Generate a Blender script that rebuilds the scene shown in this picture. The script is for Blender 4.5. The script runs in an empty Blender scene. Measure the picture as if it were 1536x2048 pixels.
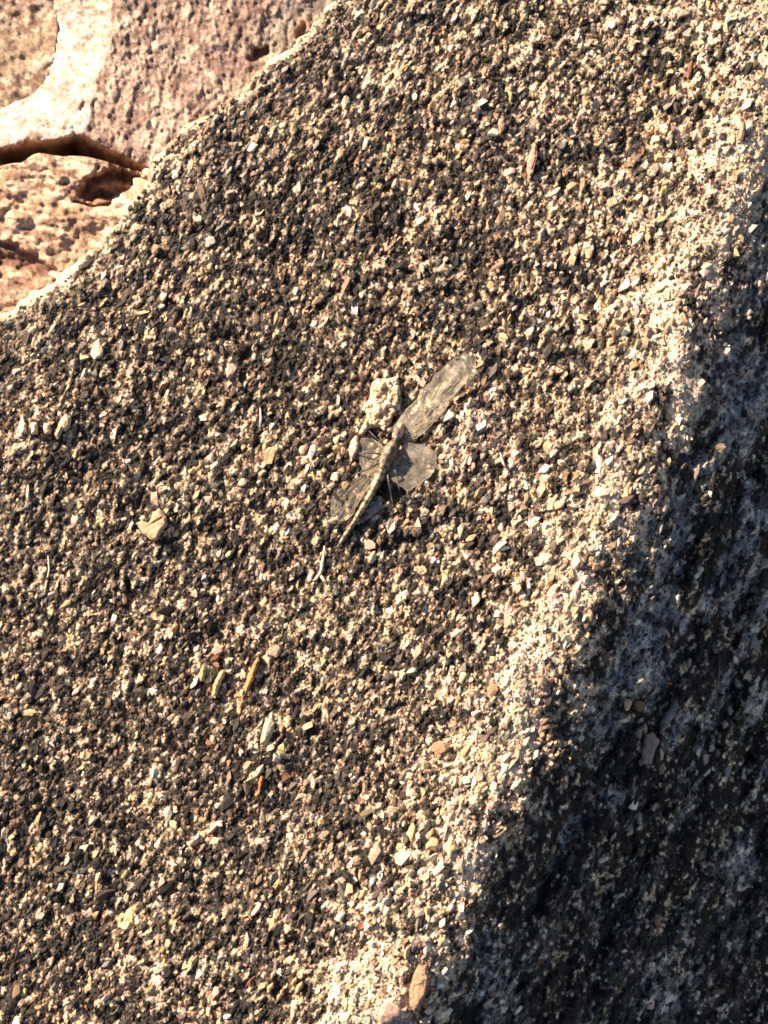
import bpy, math, random
import numpy as np
from mathutils import Vector, Matrix, Euler

random.seed(7)
RNG = np.random.default_rng(11)
scene = bpy.context.scene
C = scene.collection
MM = 0.001
PX = 0.00012                       # one photo pixel on the ground, in metres

# ------------------------------------------------------------------ camera
TILT = math.radians(12.0)
DIST = 0.5
LENS = 36.0 * DIST / (2048 * PX)
cam_data = bpy.data.cameras.new('camera')
cam_data.sensor_fit = 'VERTICAL'
cam_data.sensor_height = 36.0
cam_data.lens = LENS
cam_data.clip_start = 0.005
cam_data.clip_end = 200.0
cam = bpy.data.objects.new('camera', cam_data)
CAM = np.array([0.0, -DIST * math.sin(TILT), DIST * math.cos(TILT)])
cam.location = CAM.tolist()
cam.rotation_euler = (TILT, 0, 0)
C.objects.link(cam)
scene.camera = cam

# ------------------------------------------------------------------ sky and sun
SUN_EL = math.radians(30.0)
sx, sy = -0.80, 0.60               # the sun stands behind the upper left of the slab
sun_vec = Vector((sx * math.cos(SUN_EL), sy * math.cos(SUN_EL), math.sin(SUN_EL)))
world = bpy.data.worlds.new('World')
scene.world = world
world.use_nodes = True
nt = world.node_tree
bg = nt.nodes['Background']
sky = nt.nodes.new('ShaderNodeTexSky')
sky.sky_type = 'NISHITA'
sky.sun_disc = False
sky.sun_elevation = SUN_EL
sky.sun_rotation = math.atan2(sx, sy)
nt.links.new(sky.outputs['Color'], bg.inputs['Color'])
bg.inputs['Strength'].default_value = 0.05
sl = bpy.data.lights.new('sun', 'SUN')
sl.energy = 5.0
sl.angle = math.radians(0.5)
sl.color = (1.0, 0.86, 0.675)
sun = bpy.data.objects.new('sun', sl)
sun.rotation_euler = (-sun_vec).to_track_quat('-Z', 'Y').to_euler()
sun.location = (-0.5, 0.4, 0.6)
C.objects.link(sun)

scene.view_settings.view_transform = 'Standard'
scene.view_settings.look = 'None'
scene.view_settings.gamma = 1.0
scene.view_settings.use_curve_mapping = False
scene.view_settings.exposure = 1.5
scene.cycles.filter_width = 1.8

# ------------------------------------------------------------------ maths helpers
K = 36.0 / LENS / 2048.0
ct, st = math.cos(TILT), math.sin(TILT)

def W(u, v, h):
    """photo pixel (u, v) -> the point of that line of sight that lies h millimetres above the ground level"""
    u = np.asarray(u, float); v = np.asarray(v, float); h = np.asarray(h, float) * MM
    dx = (u - 768.0) * K; dy = (1024.0 - v) * K
    y = dy * ct + st; z = dy * st - ct
    t = (h - CAM[2]) / z
    return np.stack([CAM[0] + dx * t, CAM[1] + y * t, CAM[2] + z * t], -1)

def hash2(ix, iy, seed):
    n = (ix.astype(np.int64) * 374761393 + iy.astype(np.int64) * 668265263 + seed * 974634777) & 0x7fffffff
    n = ((n ^ (n >> 13)) * 1274126177) & 0x7fffffff
    n = (n ^ (n >> 16)) & 0x7fffffff
    return n / 2147483647.0

def vnoise(x, y, seed=0):
    ix = np.floor(x); iy = np.floor(y)
    fx = x - ix; fy = y - iy
    fx = fx * fx * fx * (fx * (fx * 6 - 15) + 10); fy = fy * fy * fy * (fy * (fy * 6 - 15) + 10)
    a = hash2(ix, iy, seed); b = hash2(ix + 1, iy, seed)
    c = hash2(ix, iy + 1, seed); d = hash2(ix + 1, iy + 1, seed)
    return (a + (b - a) * fx) * (1 - fy) + (c + (d - c) * fx) * fy - 0.5

def fbm(x, y, scale, seed=0, octaves=3, gain=0.5):
    s = 0; amp = 1.0; f = 1.0 / scale
    for o in range(octaves):
        # each octave is turned so that the lattice does not show
        a = 0.6 + 1.1 * o
        xr = x * math.cos(a) - y * math.sin(a); yr = x * math.sin(a) + y * math.cos(a)
        s = s + amp * vnoise(xr * f + 17.3 * o, yr * f - 9.1 * o, seed + o * 31)
        amp *= gain; f *= 2.03
    return s * 2.0

def sstep(a, b, x):
    t = np.clip((x - a) / (b - a), 0, 1)
    return t * t * (3 - 2 * t)

def seg_dist(u, v, pts, closed=False):
    P = np.array(pts, float)
    Q = np.roll(P, -1, 0) if closed else P[1:]
    P0 = P if closed else P[:-1]
    best = np.full(np.shape(u), 1e9); bx = np.zeros(np.shape(u)); by = np.zeros(np.shape(u))
    for (ax, ay), (cx, cy) in zip(P0, Q):
        dx, dy = cx - ax, cy - ay
        t = np.clip(((u - ax) * dx + (v - ay) * dy) / (dx * dx + dy * dy + 1e-9), 0, 1)
        px, py = ax + t * dx, ay + t * dy
        d = np.hypot(u - px, v - py)
        m = d < best
        best = np.where(m, d, best); bx = np.where(m, px, bx); by = np.where(m, py, by)
    return best, bx, by

def inside(u, v, pts):
    P = np.array(pts, float); n = len(P); r = np.zeros(np.shape(u), bool)
    for i in range(n):
        x1, y1 = P[i]; x2, y2 = P[(i + 1) % n]
        c = ((y1 > v) != (y2 > v)) & (u < (x2 - x1) * (v - y1) / (y2 - y1 + 1e-12) + x1)
        r ^= c
    return r

def roughen(pts, depth=4, amp=0.10, seed=1):
    rr = random.Random(seed)
    pts = [tuple(map(float, p)) for p in pts]
    for k in range(depth):
        out = []
        for i in range(len(pts)):
            a = pts[i]; b = pts[(i + 1) % len(pts)]
            L = math.hypot(b[0] - a[0], b[1] - a[1])
            out.append(a)
            if L > 7:
                o = rr.uniform(-1, 1) * min(L, 60) * amp
                out.append(((a[0] + b[0]) / 2 - (b[1] - a[1]) / L * o, (a[1] + b[1]) / 2 + (b[0] - a[0]) / L * o))
        pts = out
    return pts

# ------------------------------------------------------------------ mesh helpers
def make_mesh(name, verts, faces, cols=None, smooth=True, uniform=None):
    me = bpy.data.meshes.new(name)
    if uniform:                                    # numpy arrays, all faces with the same number of corners
        nv, nf = len(verts), len(faces)
        me.vertices.add(nv); me.vertices.foreach_set('co', np.ascontiguousarray(verts, np.float32).ravel())
        me.loops.add(nf * uniform); me.loops.foreach_set('vertex_index', np.ascontiguousarray(faces, np.int32).ravel())
        me.polygons.add(nf); me.polygons.foreach_set('loop_start', np.arange(0, nf * uniform, uniform, dtype=np.int32))
        me.update(calc_edges=True)
    else:
        me.from_pydata([tuple(map(float, p)) for p in verts], [], [tuple(map(int, f)) for f in faces])
        me.update()
    if cols is not None:
        at = me.color_attributes.new('Col', 'FLOAT_COLOR', 'POINT')
        c4 = np.ones((len(me.vertices), 4), np.float32); c4[:, :3] = cols
        at.data.foreach_set('color', c4.ravel())
    me.polygons.foreach_set('use_smooth', np.full(len(me.polygons), smooth, bool))
    me.validate()
    return me

def link(name, me, mat=None, parent=None):
    o = bpy.data.objects.new(name, me); C.objects.link(o)
    if mat is not None and me is not None and not me.materials: me.materials.append(mat)
    if parent is not None: o.parent = parent
    return o

def tag(o, label=None, cat=None, group=None, kind=None):
    if label: o['label'] = label
    if cat: o['category'] = cat
    if group: o['group'] = group
    if kind: o['kind'] = kind
    return o

def ico(sub):
    p = (1 + 5 ** .5) / 2
    v = [(-1, p, 0), (1, p, 0), (-1, -p, 0), (1, -p, 0), (0, -1, p), (0, 1, p), (0, -1, -p), (0, 1, -p), (p, 0, -1), (p, 0, 1), (-p, 0, -1), (-p, 0, 1)]
    f = [(0, 11, 5), (0, 5, 1), (0, 1, 7), (0, 7, 10), (0, 10, 11), (1, 5, 9), (5, 11, 4), (11, 10, 2), (10, 7, 6), (7, 1, 8),
         (3, 9, 4), (3, 4, 2), (3, 2, 6), (3, 6, 8), (3, 8, 9), (4, 9, 5), (2, 4, 11), (6, 2, 10), (8, 6, 7), (9, 8, 1)]
    v = [np.array(q) / np.linalg.norm(q) for q in v]
    for _ in range(sub):
        cache = {}; nf = []
        def mid(a, b):
            k = (min(a, b), max(a, b))
            if k not in cache:
                m = v[a] + v[b]; v.append(m / np.linalg.norm(m)); cache[k] = len(v) - 1
            return cache[k]
        for a, b, c in f:
            x, y, z = mid(a, b), mid(b, c), mid(c, a)
            nf += [(a, x, z), (b, y, x), (c, z, y), (x, y, z)]
        f = nf
    return np.array(v), np.array(f)

# ------------------------------------------------------------------ materials
def mat_attr(name, speck=0.35, speck_scale=3000, bump=0.25, rough=0.92, spec=0.15, tint=(1, 1, 1)):
    """colour from the mesh's own Col attribute, broken up by fine mineral noise"""
    m = bpy.data.materials.new(name); m.use_nodes = True
    t = m.node_tree; b = t.nodes['Principled BSDF']
    at = t.nodes.new('ShaderNodeAttribute'); at.attribute_name = 'Col'
    tc = t.nodes.new('ShaderNodeTexCoord')
    n = t.nodes.new('ShaderNodeTexNoise'); n.inputs['Scale'].default_value = speck_scale; n.inputs['Detail'].default_value = 4
    t.links.new(tc.outputs['Object'], n.inputs['Vector'])
    mr = t.nodes.new('ShaderNodeMapRange')
    mr.inputs['From Min'].default_value = 0.3; mr.inputs['From Max'].default_value = 0.7
    mr.inputs['To Min'].default_value = 1 - speck; mr.inputs['To Max'].default_value = 1 + speck
    t.links.new(n.outputs['Fac'], mr.inputs['Value'])
    mx = t.nodes.new('ShaderNodeVectorMath'); mx.operation = 'MULTIPLY'
    sc = t.nodes.new('ShaderNodeVectorMath'); sc.operation = 'SCALE'
    sc.inputs[0].default_value = tint
    t.links.new(mr.outputs['Result'], sc.inputs['Scale'])
    t.links.new(at.outputs['Color'], mx.inputs[0]); t.links.new(sc.outputs[0], mx.inputs[1])
    t.links.new(mx.outputs[0], b.inputs['Base Color'])
    b.inputs['Roughness'].default_value = rough
    b.inputs['Specular IOR Level'].default_value = spec
    if bump:
        bp = t.nodes.new('ShaderNodeBump'); bp.inputs['Strength'].default_value = bump; bp.inputs['Distance'].default_value = 0.0004
        t.links.new(n.outputs['Fac'], bp.inputs['Height']); t.links.new(bp.outputs['Normal'], b.inputs['Normal'])
    return m

def mat_stone(name, col, col2=None, rough=0.85, spec=0.25, scale=900, bump=0.3):
    """a small stone: two tones mixed by noise, with a little chance difference from stone to stone"""
    col2 = col2 or tuple(c * 0.62 for c in col)
    m = bpy.data.materials.new(name); m.use_nodes = True
    t = m.node_tree; b = t.nodes['Principled BSDF']
    tc = t.nodes.new('ShaderNodeTexCoord'); oi = t.nodes.new('ShaderNodeObjectInfo')
    ad = t.nodes.new('ShaderNodeVectorMath'); ad.operation = 'ADD'
    t.links.new(tc.outputs['Object'], ad.inputs[0]); t.links.new(oi.outputs['Random'], ad.inputs[1])
    n = t.nodes.new('ShaderNodeTexNoise'); n.inputs['Scale'].default_value = scale; n.inputs['Detail'].default_value = 5
    t.links.new(ad.outputs[0], n.inputs['Vector'])
    r = t.nodes.new('ShaderNodeValToRGB')
    r.color_ramp.elements[0].position = 0.36; r.color_ramp.elements[0].color = (*col2, 1)
    r.color_ramp.elements[1].position = 0.56; r.color_ramp.elements[1].color = (*col, 1)
    t.links.new(n.outputs['Fac'], r.inputs['Fac'])
    hs = t.nodes.new('ShaderNodeHueSaturation')
    mr = t.nodes.new('ShaderNodeMapRange'); mr.inputs['To Min'].default_value = 0.72; mr.inputs['To Max'].default_value = 1.2
    t.links.new(oi.outputs['Random'], mr.inputs['Value']); t.links.new(mr.outputs['Result'], hs.inputs['Value'])
    t.links.new(r.outputs['Color'], hs.inputs['Color']); t.links.new(hs.outputs['Color'], b.inputs['Base Color'])
    b.inputs['Roughness'].default_value = rough; b.inputs['Specular IOR Level'].default_value = spec
    bp = t.nodes.new('ShaderNodeBump'); bp.inputs['Strength'].default_value = bump; bp.inputs['Distance'].default_value = 0.0005
    t.links.new(n.outputs['Fac'], bp.inputs['Height']); t.links.new(bp.outputs['Normal'], b.inputs['Normal'])
    return m

M_GROUND = mat_attr('gritty_crust', speck=0.55, speck_scale=1500, bump=0.5)
M_GRIT = mat_attr('grit', speck=0.3, speck_scale=2200, bump=0.2, spec=0.25, rough=0.8)
M_ROCK = mat_attr('red_sandstone', speck=0.35, speck_scale=1300, bump=0.35)
M_TERRAIN = mat_stone('bare_soil', (0.16, 0.11, 0.07), (0.07, 0.05, 0.035), scale=60)
STONE = {
    'rose': mat_stone('rose_stone', (0.42, 0.235, 0.16), (0.31, 0.16, 0.10)),
    'ember': mat_stone('ember_stone', (0.50, 0.235, 0.095), (0.34, 0.14, 0.05)),
    'cream': mat_stone('cream_stone', (0.72, 0.56, 0.37), (0.52, 0.37, 0.21)),
    'white': mat_stone('white_stone', (0.80, 0.70, 0.52), (0.62, 0.49, 0.32)),
    'ochre': mat_stone('ochre_stone', (0.54, 0.38, 0.20), (0.34, 0.21, 0.10)),
    'orange': mat_stone('orange_stone', (0.56, 0.33, 0.18), (0.36, 0.19, 0.09)),
    'pink': mat_stone('pink_stone', (0.56, 0.37, 0.28), (0.36, 0.21, 0.14)),
    'tan': mat_stone('tan_stone', (0.46, 0.33, 0.20), (0.25, 0.16, 0.09)),
    'brown': mat_stone('brown_stone', (0.25, 0.15, 0.085), (0.12, 0.07, 0.04)),
    'grey': mat_stone('grey_stone', (0.27, 0.24, 0.21), (0.14, 0.12, 0.10)),
    'yellow': mat_stone('yellow_stone', (0.56, 0.46, 0.16), (0.34, 0.25, 0.07)),
    'dark': mat_stone('dark_stone', (0.09, 0.07, 0.055), (0.04, 0.03, 0.025)),
    'rust': mat_stone('rust_stone', (0.42, 0.16, 0.06), (0.24, 0.08, 0.03)),
}

# ------------------------------------------------------------------ the shape of the ground
RIM = [(-1500, 1650), (-400, 930), (-120, 735), (0, 652), (62, 612), (110, 580), (165, 538), (205, 487), (248, 430), (288, 384), (303, 340),
       (330, 300), (372, 262), (425, 228), (480, 186), (520, 150), (566, 116), (612, 68), (660, 20), (690, -10), (1000, -340), (1900, -1300)]
RIM_V = np.array([p[1] for p in RIM])[::-1].astype(float); RIM_U = np.array([p[0] for p in RIM])[::-1].astype(float)
TERM_V = np.array([-1500, 300, 860, 1250, 1600, 2048, 3600.])
TERM_U = np.array([2285, 1590, 1388, 1233, 1076, 874, 160.])

def rim_u(v):
    return np.interp(v, RIM_V, RIM_U) + 6 * fbm(v * 1.0, v * 0 + 3.3, 50, 5, 3) + 5 * fbm(v, v * 0 + 9, 14, 8, 3, .7)

def term_d(u, v):
    return (u - np.interp(v, TERM_V, TERM_U)) * 0.92

def H_macro(u, v):
    d = term_d(u, v) + 12 * fbm(u, v, 45, 41, 3)
    w = 55.0
    x = (d - 8) / w
    drop = 0.12 * 1.15 * w * np.where(x > 30, x, np.log1p(np.exp(np.minimum(x, 30))))
    h = -drop + 3.4 * np.exp(-((d + 90) / 110) ** 2)
    h = h + 1.6 * fbm(u, v, 520, 3, 2) * (1 - 0.85 * sstep(-500, -150, d))
    return h

def H(u, v):
    u = np.asarray(u, float); v = np.asarray(v, float)
    d = term_d(u, v)
    h = H_macro(u, v)
    band = sstep(-200, -110, d) * sstep(45, -25, d)
    h = h + 0.8 * fbm(u, v, 95, 12, 3) + (0.36 * fbm(u, v, 30, 21, 2, 0.6) + 0.46 * fbm(along(u, v)[0] / 1.7, along(u, v)[1], 9.5, 23, 2, .6)) * (1 - .5 * band)
    # streaks and gullies that run down the shaded flank
    a = math.radians(68); p = u * math.cos(a) - v * math.sin(a); q = u * math.sin(a) + v * math.cos(a)
    sh = sstep(-30, 120, d)
    h = h + sh * (3.6 * fbm(p / 2.8, q, 40, 55, 3, 0.6) + 0.8 * fbm(u, v, 40, 57, 2))
    s = u - rim_u(v)
    h = h - 1.3 * np.exp(-np.clip(s, 0, None) / 26.0)
    return h

# ------------------------------------------------------------------ ground colour: a dark crust, paler where it is worn
PATCH = [  # u, v, ru, rv, angle, strength : worn or dusty patches with a pale tone
    (1245, 40, 60, 40, 0, .5), (1395, 25, 45, 60, 20, .6), (1100, 190, 70, 30, -20, .45), (1160, 215, 40, 45, 0, .5),
    (800, 1865, 26, 62, 20, 1.2), (790, 1910, 20, 30, 0, .9), (310, 1960, 20, 75, 14, 1.0), (245, 1790, 45, 45, 30, .7), (285, 1720, 22, 40, 20, .6),
    (905, 895, 60, 36, -50, 1.1), (885, 935, 30, 36, 0, 1.0), (940, 850, 70, 34, -55, .8), (970, 840, 45, 25, 0, .5),
    (430, 1330, 45, 60, 10, .35), (820, 650, 18, 60, 0, .6), (1040, 350, 60, 90, 0, .2), (700, 560, 90, 60, 0, .15),
    (40, 880, 20, 70, 30, .6), (560, 1960, 50, 40, 20, .4), (520, 1270, 160, 26, -4, .35), (740, 1290, 160, 40, -20, .25),
    (330, 1640, 20, 36, -20, .8), (450, 350, 60, 60, 0, .12), (760, 1170, 45, 110, 10, .12)]
GREYP = [(1480, 620, 34, 90, 20, .8), (1440, 700, 30, 60, 20, .7), (1310, 1010, 45, 70, 20, .7), (1375, 940, 40, 45, 10, .7), (1300, 1270, 30, 90, 22, 1.0),
         (1480, 1060, 12, 100, 14, .7), (1190, 1450, 60, 60, 20, .5), (1240, 1620, 40, 50, 20, .5), (1145, 1660, 20, 60, 20, .6), (960, 1900, 70, 50, -10, .45),
         (1480, 1720, 40, 60, 10, .4), (1330, 1960, 60, 60, 20, .35), (990, 1990, 60, 60, 20, .4), (1360, 1450, 18, 70, 22, .7), (1480, 760, 40, 60, 25, .5)]

DEEP = [(640, 470, 190, 150, 0, .7), (880, 520, 170, 110, 0, .6), (300, 1120, 200, 150, 20, .55), (560, 760, 120, 100, 0, .5), (90, 1500, 150, 200, 0, .5), (480, 1560, 130, 100, 0, .45), (800, 1130, 90, 130, 15, .5)]

def blobs(u, v, lst):
    r = np.zeros(np.shape(u)); n = 0.55 * fbm(u, v, 38, 77, 3, 0.7)
    for (a, b, ru, rv, ang, s) in lst:
        an = math.radians(ang); du, dv = u - a, v - b
        x = (du * math.cos(an) + dv * math.sin(an)) / ru; y = (-du * math.sin(an) + dv * math.cos(an)) / rv
        r = np.maximum(r, s * sstep(1.35, 0.35, np.sqrt(x * x + y * y) + n))
    return r

def along(u, v):
    """coordinates along and across the lie of the grit and of the crest"""
    a = math.radians(66)
    return u * math.cos(a) - v * math.sin(a), u * math.sin(a) + v * math.cos(a)

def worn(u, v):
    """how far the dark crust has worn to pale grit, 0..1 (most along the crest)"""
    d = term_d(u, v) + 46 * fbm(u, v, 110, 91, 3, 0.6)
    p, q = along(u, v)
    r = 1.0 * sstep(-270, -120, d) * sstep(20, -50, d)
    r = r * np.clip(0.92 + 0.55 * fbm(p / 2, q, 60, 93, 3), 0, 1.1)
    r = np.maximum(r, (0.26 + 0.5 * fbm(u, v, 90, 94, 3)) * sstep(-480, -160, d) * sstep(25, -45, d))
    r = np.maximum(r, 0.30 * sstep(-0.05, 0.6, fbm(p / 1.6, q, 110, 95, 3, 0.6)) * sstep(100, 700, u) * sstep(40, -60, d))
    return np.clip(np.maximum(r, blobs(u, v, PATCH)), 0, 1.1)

def bloom(u, v):
    """grey lichen bloom that runs in streaks down the far flank"""
    p, q = along(u, v); d = term_d(u, v)
    s1 = sstep(0.10, 0.50, fbm(p / 4.5, q, 34, 141, 3, 0.65) + 0.25 * fbm(u, v, 240, 143, 2))
    return np.clip(np.maximum(blobs(u, v, GREYP), s1 * (0.15 + 0.5 * sstep(1750, 1250, v))) * sstep(-40, 60, d), 0, 1)

def mix(a, b, t):
    t = np.asarray(t)[..., None]
    return np.asarray(a) * (1 - t) + np.asarray(b) * t

def rimzone(u, v, s):
    n = fbm(u, v, 90, 33, 3)
    return np.maximum(sstep(380, 30, s + 110 * n), 0.65 * sstep(210, 10, u + 90 * n) * sstep(1700, 1100, v + 200 * n))

PAL = np.array([(.030, .024, .020), (.094, .067, .047), (.20, .167, .135), (.225, .138, .086), (.28, .12, .06), (.59, .395, .28), (.59, .380, .20), (.54, .44, .18), (.76, .595, .42)])
P_DARK = np.array([.41, .22, .05, .13, .016, .055, .082, .003, .034])
P_DEEP = np.array([.52, .23, .05, .10, .010, .030, .040, .002, .018])
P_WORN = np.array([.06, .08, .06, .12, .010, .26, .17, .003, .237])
P_SHADE = np.array([.78, .08, .05, .01, .000, .02, .01, .000, .050])  # blacker mix past the shadow edge: shade put into the grain colour
P_BLOOM = np.array([.06, .10, .60, .04, .000, .03, .01, .000, .160])
P_EDGE = np.array([.16, .28, .20, .23, .010, .05, .035, .004, .031])

def pick(u, v, clump=True, stray=.5):
    """which kind of grain lies where: neighbours along the lie of the grit tend to be alike, so that they read as flakes"""
    n = len(u); w = np.clip(worn(u, v), 0, 1)[:, None]; d = term_d(u, v)
    s = u - rim_u(v)
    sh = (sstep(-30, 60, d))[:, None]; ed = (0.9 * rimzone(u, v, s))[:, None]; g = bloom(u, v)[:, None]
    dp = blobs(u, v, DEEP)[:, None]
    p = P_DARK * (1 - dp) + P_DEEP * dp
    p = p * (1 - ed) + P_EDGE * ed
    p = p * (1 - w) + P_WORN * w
    p = p * (1 - 0.85 * sh) + P_SHADE * 0.85 * sh
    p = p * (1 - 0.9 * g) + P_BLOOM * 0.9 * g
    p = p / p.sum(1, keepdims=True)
    cum = np.cumsum(p, 1)
    if clump:
        a, q = along(u, v)
        z = 1.9 * fbm(a / 2.0, q, 7.0, 151, 3, .7) + 0.35 * fbm(u, v, 60, 153, 2) + RNG.normal(0, stray, n)
        r = np.argsort(np.argsort(z)) / n
    else: r = RNG.random(n)
    return (r[:, None] > cum).sum(1).clip(0, len(PAL) - 1)

def ground_col(u, v):
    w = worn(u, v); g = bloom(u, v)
    s = u - rim_u(v)
    sh = u.shape
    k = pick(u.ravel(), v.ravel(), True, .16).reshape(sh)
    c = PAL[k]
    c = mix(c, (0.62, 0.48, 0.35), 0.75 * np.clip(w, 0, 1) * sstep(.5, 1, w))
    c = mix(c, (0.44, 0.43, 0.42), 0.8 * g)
    c = c * (1 + 0.35 * fbm(u, v, 9, 61, 2) + 0.25 * fbm(u, v, 34, 63, 2))[..., None]
    c = mix(c, (0.52, 0.40, 0.28), 0.75 * sstep(26, 2, s + 34 * fbm(u, v, 24, 71, 3, .7) - 16 * sstep(330, 400, v) * sstep(680, 560, v)))   # fresh broken rim
    return np.clip(c, 0.012, 0.8)

def axis(lo, hi, step, far_lo, far_hi):
    mid = np.arange(lo, hi + step, step)
    k = np.cumsum(step * 1.25 ** np.arange(1, 30))
    a = lo - k; b = mid[-1] + k
    return np.concatenate([a[a > far_lo][::-1], mid, b[b < far_hi]])

def build_ground():
    vs = axis(-70, 2130, 2.8, -1200, 3400)
    t_u = axis(-70, 1620, 2.8, -1300, 2700)
    lo, hi = t_u[0], t_u[-1]
    U = np.zeros((len(vs), len(t_u))); V = np.repeat(vs[:, None], len(t_u), 1)
    ru = rim_u(vs)
    # columns keep their place right of the rim and are gathered up towards it where the rim cuts in
    for i, r in enumerate(ru):
        row = t_u.copy()
        if r > lo:
            e = min(r + 420, hi - 200) if r < hi - 250 else r + 10
            m = row < e
            row[m] = np.linspace(r, e, m.sum(), endpoint=False)
        U[i] = row
    h = H(U, V)
    col = ground_col(U, V)
    # the broken rim: a short sunlit face falling to the rocks beyond, then the buried side
    ext_u, ext_v, ext_h, ext_c = [], [], [], []
    wdt = 13 + 16 * np.clip(fbm(vs, vs * 0 + 50, 60, 15, 3, .7), -.55, 1) + 10 * sstep(330, 400, vs) * sstep(640, 560, vs)
    for f, dh in ((1.0, 5.5), (0.62, 3.3), (0.3, 1.3)):
        o = wdt * f
        uu = ru - o * 0.75 + 2 * fbm(vs, vs * 0 + f * 77, 9, 3, 2); vv = vs - o * 0.66
        ext_u.append(uu); ext_v.append(vv)
        ext_h.append(h[:, 0] - dh + 0.7 * fbm(vs, vs * 0 + f * 99, 12, 17, 2))
        c = mix((0.58, 0.43, 0.29), (0.30, 0.19, 0.115), sstep(-0.35, 0.3, fbm(vs, vs * 0 + f * 31, 16, 19, 2)))
        ext_c.append(c)
    uu, vv = ext_u[0], ext_v[0]
    U = np.column_stack([uu, *ext_u, U]); V = np.column_stack([vv, *ext_v, V])
    h = np.column_stack([np.full(len(vs), -75.0), *ext_h, h])
    col = np.concatenate([ext_c[0][:, None], *[c[:, None] for c in ext_c], col], 1)
    P = W(U, V, h)
    P[:, 0, :2] = P[:, 1, :2]
    nr, nc = U.shape
    idx = np.arange(nr * nc).reshape(nr, nc)
    f = np.stack([idx[:-1, :-1], idx[1:, :-1], idx[1:, 1:], idx[:-1, 1:]], -1).reshape(-1, 4)
    me = make_mesh('ground', P.reshape(-1, 3), f, col.reshape(-1, 3), True, 4)
    return tag(link('ground', me, M_GROUND), kind='structure',
               label='dark gritty rock ground with a pale worn crest and a shaded flank')

ground = build_ground()

tm = make_mesh('terrain', [(-60, -60, -.14), (60, -60, -.14), (60, 60, -.14), (-60, 60, -.14)], [(0, 1, 2, 3)])
terrain = tag(link('terrain', tm, M_TERRAIN), kind='structure', label='bare brown soil spreading around the rocks')

# ------------------------------------------------------------------ red rocks beyond the rim
def patch_arrays(poly, hfun, step, floor):
    P = np.array(poly)
    us = np.arange(P[:, 0].min() - step, P[:, 0].max() + 2 * step, step); vs = np.arange(P[:, 1].min() - step, P[:, 1].max() + 2 * step, step)
    U, V = np.meshgrid(us, vs)
    ins = inside((U[:-1, :-1] + U[1:, 1:]) / 2, (V[:-1, :-1] + V[1:, 1:]) / 2, poly)
    nr, nc = U.shape; idx = np.arange(nr * nc).reshape(nr, nc)
    q = np.stack([idx[:-1, :-1], idx[1:, :-1], idx[1:, 1:], idx[:-1, 1:]], -1)[ins]
    used, inv = np.unique(q, return_inverse=True); q = inv.reshape(-1, 4)
    u = U.ravel()[used]; v = V.ravel()[used]
    e = np.concatenate([q[:, [0, 1]], q[:, [1, 2]], q[:, [2, 3]], q[:, [3, 0]]])
    key = np.sort(e, 1); kk = key[:, 0] * (len(used) + 1) + key[:, 1]
    _, first, cnt = np.unique(kk, return_index=True, return_counts=True)
    be = e[first[cnt == 1]]
    bv = np.unique(be)
    d, bx, by = seg_dist(u[bv], v[bv], poly, True)
    m = d < step * 1.6
    u[bv] = np.where(m, bx, u[bv]); v[bv] = np.where(m, by, v[bv])
    h = hfun(u, v)
    pts = W(u, v, h)
    low = pts[bv].copy(); low[:, 2] = floor
    mp = {b: len(used) + i for i, b in enumerate(bv)}
    side = np.array([(b, a, mp[a], mp[b]) for a, b in be])
    return u, v, h, bv, np.concatenate([pts, low]), np.concatenate([q, side])

def rock_patch(name, poly, hfun, cfun, step):
    u, v, h, bv, pts, faces = patch_arrays(poly, hfun, step, -0.075)
    c = cfun(u, v, h)
    me = make_mesh(name, pts, faces, np.concatenate([c, c[bv] * 0.9]), True, 4)
    return link(name, me, M_ROCK)

LIP = [(-700, 330), (-200, 305), (-60, 300), (0, 296), (38, 286), (60, 283), (100, 280), (128, 276), (150, 268), (172, 272), (200, 288), (250, 312), (300, 336)]
BROW_V = np.array([-1200, 0, 60, 130, 200, 250, 275, 320.]); BROW_U = np.array([420, 229, 220, 206, 192, 183, 172, 60.])
FOOT_V = np.array([-1200, 0, 60, 110, 160, 190, 215, 240, 320.]); FOOT_U = np.array([250, 108, 112, 106, 92, 70, 15, -60, -300.])
PITS = [(522, 104, 22, 10, -25, 2.5), (505, 118, 12, 7, 0, 1.5), (622, 70, 40, 8, -40, 2.4), (604, 62, 10, 16, 20, 1.5), (560, 150, 22, 6, -30, 1.2), (165, 215, 5, 10, 30, 1.0)]

def pits(u, v, lst):
    r = np.zeros(u.shape)
    for (a, b, ru, rv, ang, s) in lst:
        an = math.radians(ang); du, dv = u - a, v - b
        x = (du * math.cos(an) + dv * math.sin(an)) / ru; y = (-du * math.sin(an) + dv * math.cos(an)) / rv
        r = np.maximum(r, s * sstep(1.25, 0.7, np.sqrt(x * x + y * y) + 0.35 * fbm(u, v, 14, 7, 2)))
    return r

def mottle(u, v):
    return sstep(-0.30, 0.36, fbm(u * 1.3, v * 0.7, 26, 201, 4, 0.9) + 0.3 * fbm(u, v, 120, 203, 2))

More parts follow.
